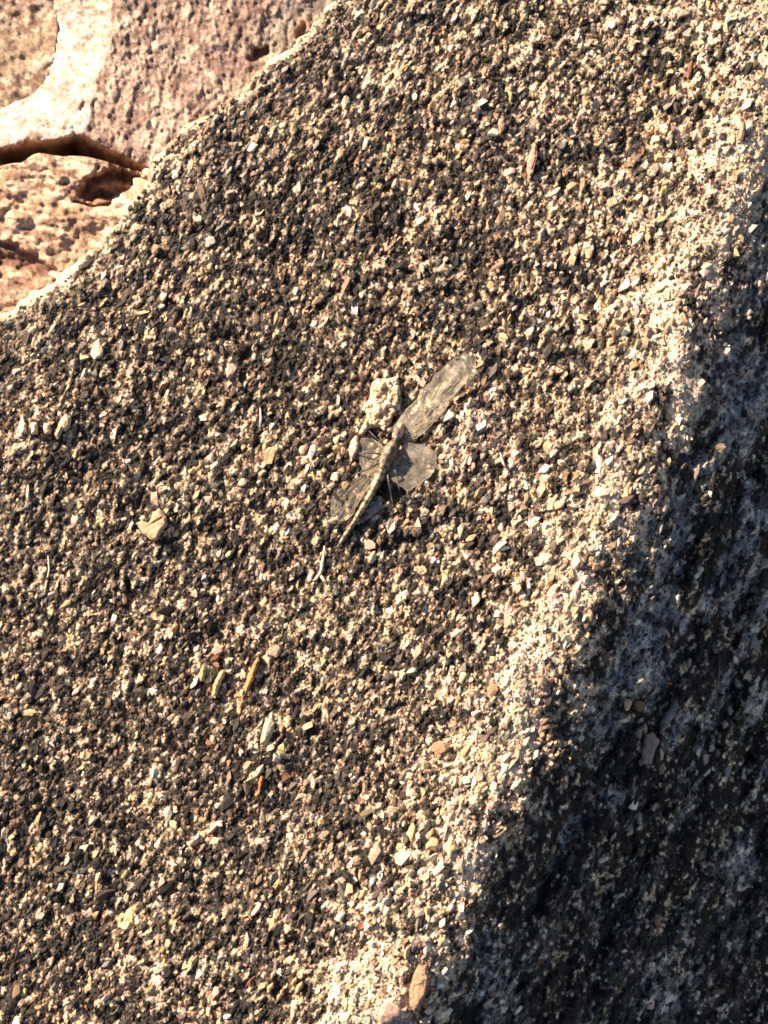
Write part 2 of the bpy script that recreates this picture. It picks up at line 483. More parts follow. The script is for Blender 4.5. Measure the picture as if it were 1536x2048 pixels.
def block_h(u, v):
    h = -3.4 + 0.9 * fbm(u, v, 130, 211, 3) + 0.22 * mottle(u, v) + 0.24 * fbm(u * 1.2, v * .7, 16, 213, 4, .8) + 0.5 * np.abs(fbm(u * 1.2, v * .8, 34, 218, 3, .7))
    brow = np.interp(v, BROW_V, BROW_U) + 5 * fbm(u * 0, v, 25, 215, 2); foot = np.interp(v, FOOT_V, FOOT_U) + 6 * fbm(u * 0, v, 40, 216, 2)
    t = np.clip((brow - u) / np.maximum(brow - foot, 10), 0, 1)
    h2 = -3.2 - 7.0 * t + 0.6 * fbm(u, v, 60, 217, 3) + 0.28 * fbm(u, v, 11, 219, 3, .7)
    k = sstep(0, 0.05, t); h = h * (1 - k) + h2 * k
    h = h - pits(u, v, PITS)
    d, _, _ = seg_dist(u, v, LIP)
    below = inside(u, v, LIP + [(300, 900), (-700, 900)])
    h = np.where(below, h - 0.9 * d - 0.3, h - 0.8 * np.exp(-d / 6))
    return h

def block_c(u, v, h):
    m = mottle(u, v)
    c = mix((0.215, 0.132, 0.102), (0.50, 0.35, 0.26), np.clip(m * (0.8 + 0.6 * fbm(u, v, 50, 223, 2)), 0, 1))
    c = mix(c, (0.50, 0.35, 0.20), 0.6 * sstep(440, 560, u + 50 * fbm(u, v, 60, 229, 2)) * m)
    c = mix(c, (0.16, 0.14, 0.125), 0.6 * sstep(0.0, 0.4, fbm(u, v, 70, 231, 2)) * sstep(480, 560, u))
    c = mix(c, (0.16, 0.085, 0.055), 0.8 * np.clip(pits(u, v, PITS), 0, 1))
    brow = np.interp(v, BROW_V, BROW_U) + 5 * fbm(u * 0, v, 25, 215, 2)
    p = sstep(-2, 5, brow - u)
    pale = mix((0.47, 0.41, 0.35), (0.40, 0.29, 0.235), sstep(0.15, 0.6, fbm(u, v, 24, 233, 3)))
    pale = mix(pale, (0.42, 0.28, 0.22), 0.8 * sstep(22, 6, brow - u))
    pale = mix(pale, (0.36, 0.20, 0.11), 0.6 * sstep(0.25, 0.5, fbm(u, v, 12, 235, 2)))
    c = mix(c, pale, p)
    below = inside(u, v, LIP + [(300, 900), (-700, 900)])
    c = np.where(below[:, None], mix((0.26, 0.16, 0.105), (0.13, 0.08, 0.055), sstep(-.2, .3, fbm(u, v, 20, 237, 3))), c)  # face falling into the crevice: its shade painted in as darker brown
    return np.clip(c * (1 + 0.25 * fbm(u, v, 7, 239, 1))[:, None], 0.01, 0.88)

block_poly = [(-260, -160), (330, -420), (1080, -420), (1040, -330), (725, 0), (650, 70), (600, 110), (540, 165), (500, 205), (430, 255), (380, 285), (340, 320), (318, 345), (303, 352),
              (250, 323), (200, 304), (160, 294), (120, 298), (60, 308), (0, 318), (-160, 332), (-320, 330), (-60, 240), (15, 212), (70, 187), (92, 158), (106, 110), (112, 60), (108, 0)]
block = rock_patch('sandstone_block', roughen(block_poly, 2, 0.05, 3), block_h, block_c, 3.0)
tag(block, 'pinkish brown mottled sandstone block with a broad whitish broken face', 'rock')

def shelf_h(u, v):
    return -10.0 + 0.8 * fbm(u, v, 80, 251, 3) + 0.35 * fbm(u, v, 22, 253, 3, 0.7) + 0.12 * fbm(u, v, 8, 257, 2)

def shelf_c(u, v, h):
    c = mix((0.22, 0.13, 0.09), (0.50, 0.35, 0.24), sstep(-0.25, 0.3, fbm(u, v, 16, 261, 4, 0.7)))
    c = mix(c, (0.33, 0.22, 0.14), 0.6 * sstep(0, 0.4, fbm(u, v, 60, 263, 2)))
    return np.clip(c * (1 + 0.3 * fbm(u, v, 7, 239, 1))[:, None], 0.01, 0.85)

shelf_poly = [(-700, -420), (320, -420), (112, -6), (116, 60), (110, 112), (96, 162), (74, 193), (15, 220), (-60, 250), (-330, 345), (-700, 345)]
shelf = rock_patch('sandstone_shelf', shelf_poly, shelf_h, shelf_c, 4.0)
tag(shelf, 'orange brown sandstone shelf lying lower than the whitish broken rock face', 'rock')

CAV = [(150, 396), (158, 372), (178, 350), (196, 338), (232, 334), (262, 340), (286, 348), (283, 378), (268, 398), (246, 410), (214, 405), (184, 411)]
def piece_parts(u, v):
    d, _, _ = seg_dist(u, v, CAV, True); inn = inside(u, v, CAV)
    sd = np.where(inn, d, -d) + 5 * fbm(u, v, 16, 271, 2)
    fis, _, _ = seg_dist(u, v, [(-160, 455), (-40, 490), (20, 512), (70, 532), (128, 552)])
    fw = 20 * sstep(150, 40, u) + 3
    return sd, fis + 5 * fbm(u, v, 20, 273, 2), fw

def piece_h(u, v):
    a = math.radians(-14); q = u * math.sin(a) + v * math.cos(a); p = u * math.cos(a) - v * math.sin(a)
    h = -3.3 + 1.0 * fbm(u, v, 110, 281, 3) + 0.6 * fbm(p / 2.5, q, 24, 283, 3, 0.65) + 0.28 * fbm(u, v, 13, 285, 3, .7) + 1.3 * np.abs(fbm(p / 1.5, q, 70, 287, 3, .6)) + .5 * np.abs(fbm(p / 1.6, q, 40, 289, 3, .7))
    h = h - 1.2 * sstep(430, 560, v - 0.15 * u) + 0.6 * np.exp(-((v - 430) / 18.0) ** 2)
    sd, fis, fw = piece_parts(u, v)
    h = h - 5.2 * sstep(-3, 12, sd) * (1 - 0.45 * sstep(14, 34, sd)) - 3.0 * sstep(fw + 5, fw - 8, fis)
    crack, _, _ = seg_dist(u, v, [(148, 402), (185, 413), (215, 409), (236, 399)])
    h = h - 3.0 * sstep(5, 1, crack)
    return h

def piece_c(u, v, h):
    a = math.radians(-14); q = u * math.sin(a) + v * math.cos(a); p = u * math.cos(a) - v * math.sin(a)
    c = mix((0.26, 0.14, 0.09), (0.55, 0.365, 0.25), sstep(-0.3, 0.25, fbm(p / 2.2, q, 17, 291, 4, 0.7)))
    c = mix(c, (0.48, 0.285, 0.175), 0.5 * sstep(-0.1, 0.4, fbm(u, v, 55, 293, 2)))
    c = mix(c, (0.30, 0.19, 0.13), 0.5 * sstep(0.0, 0.4, fbm(u, v, 45, 295, 3)) * sstep(430, 470, v))
    sd, fis, fw = piece_parts(u, v)
    c = mix(c, mix((0.24, 0.10, 0.055), (0.36, 0.175, 0.095), sstep(-.2, .3, fbm(u, v, 20, 297, 3))), sstep(-2, 8, sd))
    c = mix(c, (0.17, 0.085, 0.06), 0.9 * sstep(fw + 4, fw - 6, fis))
    return np.clip(c * (1 + 0.3 * fbm(u, v, 7, 239, 1))[:, None], 0.01, 0.85)

piece_poly = [(-700, 360), (-160, 350), (0, 332), (42, 326), (62, 312), (78, 306), (112, 311), (150, 312), (200, 320), (240, 332), (280, 344), (305, 356), (318, 352),
              (320, 375), (300, 405), (262, 450), (220, 505), (185, 552), (120, 595), (70, 628), (10, 668), (-110, 752), (-390, 950), (-700, 1150)]
piece = rock_patch('sandstone_lump', roughen(piece_poly, 2, 0.05, 9), piece_h, piece_c, 3.0)
tag(piece, 'crumbling orange tan rock with a rusty red hollow below the dark crevice', 'rock')

# ------------------------------------------------------------------ grit: tens of thousands of grains bedded in the crust
def scatter(lo_u, hi_u, lo_v, hi_v, cell):
    us = np.arange(lo_u, hi_u, cell); vs = np.arange(lo_v, hi_v, cell)
    U, V = np.meshgrid(us, vs); U = U + (np.arange(len(vs)) % 2)[:, None] * cell / 2
    u = (U + RNG.uniform(-.55, .55, U.shape) * cell).ravel(); v = (V + RNG.uniform(-.55, .55, U.shape) * cell).ravel()
    m = u > rim_u(v) - 4
    return u[m], v[m]

OCT_V = np.array([(1, 0, 0), (-1, 0, 0), (0, 1, 0), (0, -1, 0), (0, 0, 1), (0, 0, -1)], float)
OCT_F = np.array([(0, 2, 4), (2, 1, 4), (1, 3, 4), (3, 0, 4), (2, 0, 5), (1, 2, 5), (3, 1, 5), (0, 3, 5)])
def grains(u, v, size, k, sink, shape, jl=.42, jh=1.5):
    """solid angular grains, lying mostly along one direction"""
    bv, bf = shape
    n = len(u); nb = len(bv)
    el = RNG.uniform(1.05, 2.4, n)
    S = np.stack([size * el * 0.5, size * 0.5, size * RNG.uniform(.24, .62, n)], -1) * PX
    jit = RNG.uniform(jl, jh, (n, nb, 1))
    p = bv[None] * jit * S[:, None]
    a = np.radians(RNG.normal(60, 22, n)); ca, sa = np.cos(a), np.sin(a)
    x = p[..., 0] * ca[:, None] - p[..., 1] * sa[:, None]; y = p[..., 0] * sa[:, None] + p[..., 1] * ca[:, None]
    tl = RNG.normal(0, .45, n); z = p[..., 2] + x * np.sin(tl)[:, None]
    c = W(u, v, H(u, v))
    c[:, 2] += S[:, 2] * (1 - 2 * sink)
    P = np.stack([x, y, z], -1) + c[:, None]
    f = (bf[None] + (np.arange(n) * nb)[:, None, None]).reshape(-1, 3)
    col = PAL[k] * RNG.uniform(.62, 1.36, (n, 1)) * RNG.normal(1, .03, (n, 3))
    col = np.repeat(col[:, None], nb, 1) * RNG.uniform(.7, 1.25, (n, nb, 1))
    return P.reshape(-1, 3), f, np.clip(col, .008, .8).reshape(-1, 3)

u, v = scatter(-60, 1600, -60, 2110, 6.3)
size = np.exp(RNG.normal(math.log(5.6), .42, len(u))).clip(3.5, 16)
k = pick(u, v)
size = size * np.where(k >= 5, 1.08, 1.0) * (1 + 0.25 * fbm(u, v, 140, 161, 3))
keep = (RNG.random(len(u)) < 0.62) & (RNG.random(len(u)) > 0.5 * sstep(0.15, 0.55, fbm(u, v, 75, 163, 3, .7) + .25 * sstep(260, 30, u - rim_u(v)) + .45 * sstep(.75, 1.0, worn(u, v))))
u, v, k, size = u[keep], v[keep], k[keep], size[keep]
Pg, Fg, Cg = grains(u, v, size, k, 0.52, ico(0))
u, v = scatter(-60, 1600, -60, 2110, 8.5)
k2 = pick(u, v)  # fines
Pf, Ff, Cf = grains(u, v, RNG.uniform(2.4, 4.6, len(u)), k2, 0.15, (OCT_V, OCT_F), .7, 1.3)
grit = link('grit', make_mesh('grit', np.concatenate([Pg, Pf]), np.concatenate([Fg, Ff + len(Pg)]), np.concatenate([Cg, Cf]), False, 3), M_GRIT, ground)
tag(grit, kind='stuff')

# the larger grains, one by one
VAR = []
bv, bf = ico(1)
for i in range(10):
    r = np.random.default_rng(100 + i)
    q = bv * (1 + 0.0 * bv[:, :1])
    for _ in range(9):                            # cut off a few corners: an angular stone
        nrm = r.normal(size=3); nrm /= np.linalg.norm(nrm); cut = r.uniform(.4, .8)
        d = q @ nrm; q = q - np.maximum(d - cut, 0)[:, None] * nrm
    q = q * (1 + r.uniform(-.16, .16, (len(q), 1)))
    VAR.append(make_mesh('grain', q * 0.5, bf, None, False))

def put(o, u, v, w, l, hgt, ang, sink=.3, tilt=(0, 0)):
    """bed a unit-size object at photo pixel (u, v): w, l in pixels, height in pixels, long side at ang degrees from the picture's horizontal"""
    hh = float(H(u, v))
    p = W(u, v, hh)
    e = 8.0
    dhx = (float(H_macro(u + e, v)) - float(H_macro(u - e, v))) * MM / (2 * e * PX); dhy = -(float(H_macro(u, v + e)) - float(H_macro(u, v - e))) * MM / (2 * e * PX)
    nrm = Vector((-dhx, -dhy, 1)).normalized()
    R = nrm.to_track_quat('Z', 'Y').to_matrix() if nrm.z < 0.9999 else Matrix.Identity(3)
    R = Matrix.Rotation(0, 3, 'Z') if nrm.z > .995 else Vector((0, 0, 1)).rotation_difference(nrm).to_matrix()
    R = R @ Matrix.Rotation(math.radians(ang), 3, 'Z') @ Euler((tilt[0], tilt[1], 0)).to_matrix()
    o.rotation_euler = R.to_euler()
    o.scale = (l * PX, w * PX, hgt * PX)
    q = Vector(p) + nrm * (hgt * PX * (0.5 - sink))
    o.location = q
    return o

rr = random.Random(5)
taken = []
count = 0
while count < 290:
    gu, gv = rr.uniform(5, 1531), rr.uniform(5, 2043)
    if gu < float(rim_u(np.array([gv]))[0]) + 14: continue
    if 630 < gu < 990 and 660 < gv < 1110: continue
    if any((gu - a) ** 2 + (gv - b) ** 2 < 30 ** 2 for a, b in taken): continue
    taken.append((gu, gv))
    ki = int(pick(np.array([gu]), np.array([gv]), False)[0])
    if ki <= 1: ki = rr.choice([3, 3, 5, 6, 6, 8, 5]) if float(term_d(gu, gv)) < 0 else 2
    mat = STONE[['dark', 'dark', 'grey', 'brown', 'rust', 'pink', 'ochre', 'yellow', 'cream'][ki]]
    o = bpy.data.objects.new('grain', VAR[count % len(VAR)]); C.objects.link(o); o.parent = ground
    if not o.data.materials: o.data.materials.append(STONE['tan'])
    o.material_slots[0].link = 'OBJECT'; o.material_slots[0].material = mat
    s = rr.uniform(9, 13)
    put(o, gu, gv, s, s * rr.uniform(1.05, 1.9), s * rr.uniform(.6, .9), rr.gauss(58, 28), .5)
    count += 1

# ------------------------------------------------------------------ loose stones and chips that stand out
def stone_mesh(seed, sub=2, cuts=11, rough=.09):
    r = np.random.default_rng(seed)
    q, f = ico(sub)
    for _ in range(cuts):
        nrm = r.normal(size=3); nrm /= np.linalg.norm(nrm); cut = r.uniform(.42, .85)
        d = q @ nrm; q = q - np.maximum(d - cut, 0)[:, None] * nrm * .9
    q = q * (1 + r.uniform(-rough, rough, (len(q), 1)))
    q = q / np.abs(q).max(0)
    return q * 0.5, f

_seed = [500]
def pebble(u, v, w, l, ang, colour, label, group=None, hgt=None, name='pebble', cat='pebble', sink=.26):
    _seed[0] += 1
    q, f = stone_mesh(_seed[0], 2)
    o = link(name, make_mesh(name, q, f, None, False), STONE[colour])
    put(o, u, v, w, l, hgt or w * .7, ang, sink)
    return tag(o, label, cat, group)

def chip(outline, thick, colour, label, name='stone_chip', cat='chip', group=None, dome=.35, lift=.75, tilt_mm=0.0, rough=.22, mat=None, step=2.0, groove=None):
    """a flat flake: its outline in photo pixels, with real thickness (mm), a worn upper edge and an uneven face"""
    c = np.array(outline, float).mean(0); _seed[0] += 1; sd = _seed[0]
    poly = roughen(outline, 2, .07, sd)
    base = float(H(c[0], c[1]))
    R = np.hypot(*(np.array(outline, float) - c).T).max()
    def hf(u, v):
        d, _, _ = seg_dist(u, v, poly, True)
        h = base + lift + thick * (.45 + .55 * sstep(0, 5, d)) + dome * thick * .4 * sstep(0, R, d * 1.6)
        h = h + tilt_mm * (u - c[0]) / 40 + rough * fbm(u, v, 13, sd, 3, .7)
        if groove is not None:
            g, _, _ = seg_dist(u, v, groove); h = h - .7 * sstep(3.5, .5, g)
        return h
    u, v, h, bv, pts, faces = patch_arrays(poly, hf, step, (base - .9) * MM)
    org = pts.mean(0)
    o = link(name, make_mesh(name, pts - org, faces, None, False), mat or STONE[colour]); o.location = org.tolist()
    return tag(o, label, cat, group)

pebble(197, 703, 29, 54, 82, 'white', 'pear shaped creamy white pebble near the broken rim below the orange rock', hgt=18)
pebble(985, 268, 22, 29, 40, 'white', 'small white pebble beside a slim pink flake')
pebble(420, 486, 24, 27, 60, 'white', 'roundish white pebble on dark grit near the broken rim')
pebble(395, 440, 20, 24, 80, 'cream', 'cream pebble just above a rounder white pebble near the rim')
pebble(350, 350, 18, 22, 50, 'white', 'small whitish pebble right behind the pale chipped rim corner')
pebble(690, 205, 18, 34, 66, 'cream', 'narrow cream pebble on dark grit below the rim')
pebble(534, 1466, 25, 62, 78, 'cream', 'tall cream stone with two smaller pebbles at its foot', hgt=18)
pebble(514, 1497, 14, 24, 70, 'cream', 'small cream pebble at the foot of the tall cream stone', 'pebbles beside the tall cream stone')
pebble(541, 1496, 15, 25, 80, 'cream', 'small cream pebble at the foot of the tall cream stone', 'pebbles beside the tall cream stone')
pebble(986, 1381, 23, 27, 60, 'orange', 'rounded orange pebble at the edge of the pale crest')
pebble(881, 1495, 30, 40, 20, 'orange', 'broad orange pebble lying on the sunlit slope below the crest')
pebble(932, 1503, 16, 38, 55, 'ochre', 'slim ochre pebble next to the broad orange pebble')
pebble(825, 1664, 17, 36, 78, 'ochre', 'upright ochre pebble with a rounded orange neighbour')
pebble(866, 1690, 24, 30, 60, 'orange', 'rounded orange brown pebble between two ochre pebbles')
pebble(901, 1697, 19, 40, 75, 'cream', 'long cream ochre pebble beside the rounded orange brown pebble')
pebble(921, 1829, 22, 26, 70, 'grey', 'pale grey pebble on the crest near the whitish dusty patch')
pebble(739, 1092, 23, 25, 30, 'cream', 'blocky cream pebble under the thin abdomen of the insect')
pebble(745, 1115, 17, 26, 60, 'cream', 'wedge shaped cream pebble touching the blocky cream pebble')
pebble(758, 1083, 12, 17, 50, 'yellow', 'tiny yellowish pebble next to the blocky cream pebble')
pebble(672, 953, 17, 23, 62, 'cream', 'cream pebble touching a notched ochre pebble beside the insect')
pebble(689, 970, 15, 27, 60, 'ochre', 'notched ochre pebble between the cream pebble and the grey wing')
pebble(673, 880, 13, 24, 75, 'cream', 'slim cream pebble near the pink flake by the insect')
pebble(790, 369, 14, 27, 62, 'pink', 'small peach pebble alone on the dark grit')
pebble(1320, 576, 24, 30, 20, 'cream', 'bright cream pebble on the pale upper crest')
pebble(1150, 506, 19, 24, 60, 'cream', 'cream pebble beside a deep ochre pebble near the crest')
pebble(1178, 507, 17, 25, 70, 'ochre', 'deep ochre pebble beside a cream pebble near the crest')
pebble(1328, 383, 20, 22, 40, 'yellow', 'yellowish cream pebble on the crest above the bright cream pebble')
pebble(1270, 732, 17, 22, 50, 'orange', 'small orange pebble on the pale crest')
pebble(336, 1628, 18, 30, 110, 'white', 'white sliver of stone above its cream twin on dark grit')
pebble(349, 1652, 14, 26, 110, 'cream', 'cream sliver of stone below its white twin on dark grit')
pebble(395, 1386, 12, 22, 70, 'grey', 'pale grey pebble beside the ochre splinter')
pebble(340, 1436, 11, 32, 35, 'pink', 'slim pinkish white sliver lying on dark grit')
pebble(487, 894, 12, 16, 60, 'ochre', 'small ochre pebble on dark grit below a white fibre')
pebble(486, 1055, 16, 46, 72, 'pink', 'long pinkish cream pebble leaning on dark grit')
pebble(460, 745, 24, 40, 75, 'pink', 'rough pink pebble on dark grit away from the rim')
pebble(486, 966, 17, 20, 30, 'cream', 'squarish cream pebble on dark grit')
pebble(193, 1088, 13, 20, 20, 'orange', 'small orange pebble below the heart shaped chip')
pebble(490, 855, 12, 28, 62, 'cream', 'slender cream pebble beside a thin white fibre')
pebble(435, 870, 9, 12, 40, 'white', 'tiny white pebble on dark grit', 'tiny white pebbles')
pebble(257, 922, 10, 14, 40, 'white', 'tiny white pebble on dark grit', 'tiny white pebbles')
pebble(525, 1690, 26, 30, 40, 'pink', 'peach pebble on olive dark grit')
pebble(510, 1820, 16, 34, 55, 'cream', 'cream pebble slanting on dark grit above scattered ochre chips')
pebble(575, 1838, 20, 32, 80, 'pink', 'dusty pink pebble near the slanting cream pebble')
pebble(493, 1885, 13, 30, 80, 'cream', 'thin upright cream pebble on dark grit')
pebble(430, 1988, 16, 28, 80, 'pink', 'upright peach pebble above the scattered ochre chips')
pebble(108, 1750, 14, 24, 15, 'ochre', 'small ochre pebble lying flat on the dark slope')
pebble(775, 2020, 44, 52, 30, 'pink', 'broad pale pink stone beside the brown leaf shaped flake', hgt=22)
pebble(1452, 1540, 22, 34, 70, 'grey', 'pale grey pebble on the shaded flank below the flat brown flake')
pebble(1503, 1290, 38, 52, 60, 'grey', 'knobbly grey brown stone on the shaded flank', hgt=24)
pebble(1276, 1412, 24, 32, 20, 'brown', 'rounded brown pebble above the flat brown flake in the shade')
pebble(1524, 1122, 22, 24, 70, 'grey', 'round grey pebble on the shaded flank beside a pale ledge')
pebble(1500, 1118, 18, 22, 70, 'dark', 'round dark grey pebble beside a lighter grey one in the shade')
pebble(1515, 593, 12, 22, 80, 'cream', 'pale pebble on the grey streak of the shaded flank')
pebble(1258, 1665, 12, 20, 40, 'tan', 'tan pebble in the shade near the bluish streak')
pebble(1105, 1700, 16, 20, 60, 'tan', 'tan pebble on the shaded flank below the crest')
pebble(1090, 1582, 10, 22, 30, 'tan', 'slim tan pebble in the shade just below the crest')
pebble(1250, 1145, 13, 24, 30, 'tan', 'small tan pebble lying just inside the shadow of the crest')
pebble(1220, 1185, 12, 26, 60, 'tan', 'slim tan pebble on the shadow side of the crest')
pebble(1120, 1010, 22, 26, 60, 'cream', 'larger pebble of a touching cream pair on the crest', 'touching cream pebbles on the crest')
pebble(1102, 1013, 18, 22, 60, 'cream', 'smaller pebble of a touching cream pair on the crest', 'touching cream pebbles on the crest')
pebble(1090, 1118, 26, 34, 35, 'cream', 'chunky cream stone on the pale crest')
pebble(928, 1352, 16, 28, 70, 'cream', 'cream pebble standing close to the rounded orange pebble')
pebble(552, 1303, 20, 24, 60, 'pink', 'rounded peach pebble above the orange splinter')
pebble(435, 1303, 16, 24, 40, 'pink', 'pale pink pebble above the ochre splinters')

# flat flakes
chip([(272, 1046), (284, 1040), (297, 1046), (306, 1028), (317, 1016), (332, 1034), (334, 1048), (322, 1062), (312, 1080), (300, 1078), (284, 1066)], 1.3, 'tan',
     'flat tan heart shaped stone flake with a notch', tilt_mm=1.0, mat=mat_stone('tan_flake', (.62, .41, .24), (.50, .31, .17)), dome=.1, lift=.8, rough=.1, groove=[(300, 1050), (312, 1042), (323, 1036)])
chip([(109, 868), (118, 845), (132, 827), (141, 833), (139, 852), (130, 862), (124, 858), (114, 878)], 1.6, 'tan', 'ragged tan stone flake at the end of a row of small tan chips', mat=STONE['cream'], lift=.8)
for k2, uu in enumerate((46, 67, 94)):
    chip([(uu - 7, 846), (uu + 6, 845), (uu + 7, 866), (uu - 5, 867)], 1.0, 'cream' if k2 < 2 else 'pink', ('small squarish cream chip at the far end of a row leading to the ragged flake', 'small squarish cream chip in the middle of the row of three chips', 'small squarish pink chip next to the ragged tan flake')[k2], group='row of small squarish chips', lift=.35)
chip([(1056, 352), (1054, 325), (1062, 300), (1069, 283), (1073, 292), (1074, 315), (1068, 335), (1060, 357)], 0.9, 'rose', 'slim pink lens shaped flake standing on the dark grit', tilt_mm=2)
chip([(1478, 278), (1480, 255), (1486, 242), (1490, 255), (1485, 280)], 0.9, 'rose', 'narrow pink flake at the upper crest', tilt_mm=2)
chip([(819, 2013), (818, 1985), (825, 1955), (838, 1928), (852, 1932), (858, 1955), (852, 1990), (840, 2012), (828, 2022)], 1.2, 'brown',
     'brown leaf shaped flake lying where the crest falls into shadow', mat=mat_stone('brown_flake', (.30, .175, .105), (.22, .12, .07), scale=500), dome=.5, tilt_mm=1.2, lift=1.0)  # brown deepened: the part shadow on it is put into the colour
chip([(1283, 1528), (1282, 1500), (1290, 1470), (1305, 1463), (1320, 1480), (1310, 1500), (1304, 1528)], 1.6, 'grey', 'flat brown flake embedded in the shaded flank', mat=mat_stone('shade_flake', (.30, .22, .17), (.2, .15, .12)))
chip([(1322, 1440), (1340, 1415), (1358, 1385), (1368, 1395), (1358, 1425), (1335, 1455), (1320, 1468)], 1.8, 'grey', 'ribbed grey flake just above the flat brown flake in the shade')
chip([(477, 1418), (484, 1385), (494, 1352), (508, 1325), (516, 1308), (518, 1322), (508, 1355), (496, 1385), (484, 1412)], 1.0, 'ember', 'long orange splinter tapering to both ends', name='splinter', cat='splinter', tilt_mm=1)
chip([(424, 1392), (426, 1370), (438, 1345), (447, 1338), (448, 1352), (438, 1372), (430, 1396)], 1.1, 'ochre', 'broad ochre splinter beside the long orange one', name='splinter', cat='splinter')
chip([(400, 1362), (400, 1340), (406, 1326), (412, 1335), (406, 1362)], 1.2, 'ochre', 'short ochre splinter beside the broad ochre splinter', name='splinter', cat='splinter')
chip([(513, 1592), (517, 1565), (523, 1550), (528, 1556), (522, 1580), (516, 1598)], 1.2, 'rust', 'small rust red splinter below the tall cream stone', name='splinter', cat='splinter')
chip([(740, 1000), (752, 992), (764, 992), (764, 1013), (741, 1033), (729, 1041), (737, 1017)], .4, 'grey', 'thin grey flake beside the abdomen of the insect', lift=.3)
chip([(744, 766), (752, 758), (766, 757), (781, 756), (797, 750), (800, 784), (796, 815), (785, 833), (781, 848), (768, 860), (750, 852), (738, 854), (724, 872), (716, 872), (724, 852), (733, 835), (730, 815), (740, 790)],
     1.5, 'cream', 'large crumbly pale cream stone beside the head of the insect', name='pale_stone', cat='stone', rough=.7, mat=mat_stone('pale_crumbly', (.62, .46, .29), (.40, .26, .15), scale=700, bump=.8))
chip([(697, 897), (702, 882), (713, 870), (719, 886), (717, 900), (710, 912), (702, 924)], 1.6, 'pink', 'pink flake leaning against the grey wing of the insect', mat=mat_stone('pink_flake', (.62, .42, .32), (.5, .33, .24)), tilt_mm=.6)
for pu, pv, s in ((540, 1975, 12), (560, 1990, 14), (598, 1975, 13), (588, 1962, 9), (545, 1950, 9)):
    chip([(pu - s * .5, pv + s), (pu - s * .4, pv - s * .2), (pu + s * .5, pv - s), (pu + s * .6, pv)], 1.1, 'ochre', 'small ochre chip in a loose scatter on dark grit', group='loose scatter of ochre chips')

# dry fibres and twigs
def tube_mesh(name, paths, sides=6):
    V, F = [], []
    for path in paths:
        pts = [np.array(W(a, b, c)) for a, b, c, r in path]; rad = [p[3] * MM for p in path]
        base = len(V)
        for i, p in enumerate(pts):
            d = pts[min(i + 1, len(pts) - 1)] - pts[max(i - 1, 0)]; d = d / np.linalg.norm(d)
            a = np.cross(d, (0, 0, 1.0)); a = a / (np.linalg.norm(a) + 1e-9); b = np.cross(a, d)
            for s in range(sides):
                t = 2 * math.pi * s / sides; V.append(p + (a * math.cos(t) + b * math.sin(t)) * rad[i])
        for i in range(len(pts) - 1):
            for s in range(sides):
                j = (s + 1) % sides; F.append((base + i * sides + s, base + i * sides + j, base + (i + 1) * sides + j, base + (i + 1) * sides + s))
        F.append(tuple(base + s for s in range(sides))[::-1]); F.append(tuple(base + (len(pts) - 1) * sides + s for s in range(sides)))
    return V, F

def fibre(paths, label, colour='white', name='dry_fibre', group=None):
    pp = [[(a, b, float(H(a, b)) + c, r) for a, b, c, r in path] for path in paths]
    V, F = tube_mesh(name, pp); V = np.array(V); org = V.mean(0)
    o = link(name, make_mesh(name, V - org, F), STONE[colour]); o.location = org.tolist()
    return tag(o, label, 'fibre', group)

fibre([[(649, 1092, .9, .18), (646, 1118, .9, .32), (643, 1140, .8, .42), (637, 1154, .7, .35)], [(641, 1146, .8, .4), (632, 1158, .8, .3), (626, 1161, .6, .15)], [(640, 1150, .7, .4), (648, 1160, .6, .35), (653, 1168, .5, .15)]],
      'forked white plant fibre lying past the tip of the insect abdomen')
fibre([[(520, 815, .7, .1), (522, 838, .8, .3), (519, 862, .5, .15)]], 'thin white fibre between small cream pebbles')
fibre([[(96, 1112, .7, .1), (98, 1140, .5, .14), (92, 1170, .5, .22), (88, 1190, .3, .12)]], 'pale fibre with a thick end low on the dark slope')
fibre([[(56, 970, .7, .15), (55, 990, .9, .4), (57, 1002, .6, .2)]], 'short pale fibre on the brownish slope below the row of chips')
fibre([[(1440, 1322, .8, .1), (1436, 1370, 1.0, .22), (1431, 1410, .7, .1)]], 'fine grey hair on the shaded flank', 'grey')
fibre([[(1000, 905, .8, .1), (1006, 925, 1.0, .3), (1014, 940, .6, .15)]], 'short white fibre on the pale grit beyond the insect wing')

# ------------------------------------------------------------------ the insect
def mat_body():
    m = bpy.data.materials.new('mottled_body'); m.use_nodes = True
    t = m.node_tree; b = t.nodes['Principled BSDF']
    at = t.nodes.new('ShaderNodeAttribute'); at.attribute_name = 'Col'
    tc = t.nodes.new('ShaderNodeTexCoord'); n = t.nodes.new('ShaderNodeTexNoise'); n.inputs['Scale'].default_value = 760; n.inputs['Detail'].default_value = 5
    t.links.new(tc.outputs['Object'], n.inputs['Vector'])
    r = t.nodes.new('ShaderNodeValToRGB'); r.color_ramp.elements[0].position = .44; r.color_ramp.elements[1].position = .56
    r.color_ramp.elements[0].color = (.26, .21, .16, 1); r.color_ramp.elements[1].color = (1, 1, 1, 1)
    t.links.new(n.outputs['Fac'], r.inputs['Fac'])
    mx = t.nodes.new('ShaderNodeVectorMath'); mx.operation = 'MULTIPLY'
    t.links.new(at.outputs['Color'], mx.inputs[0]); t.links.new(r.outputs['Color'], mx.inputs[1]); t.links.new(mx.outputs[0], b.inputs['Base Color'])
    b.inputs['Roughness'].default_value = .6
    return m

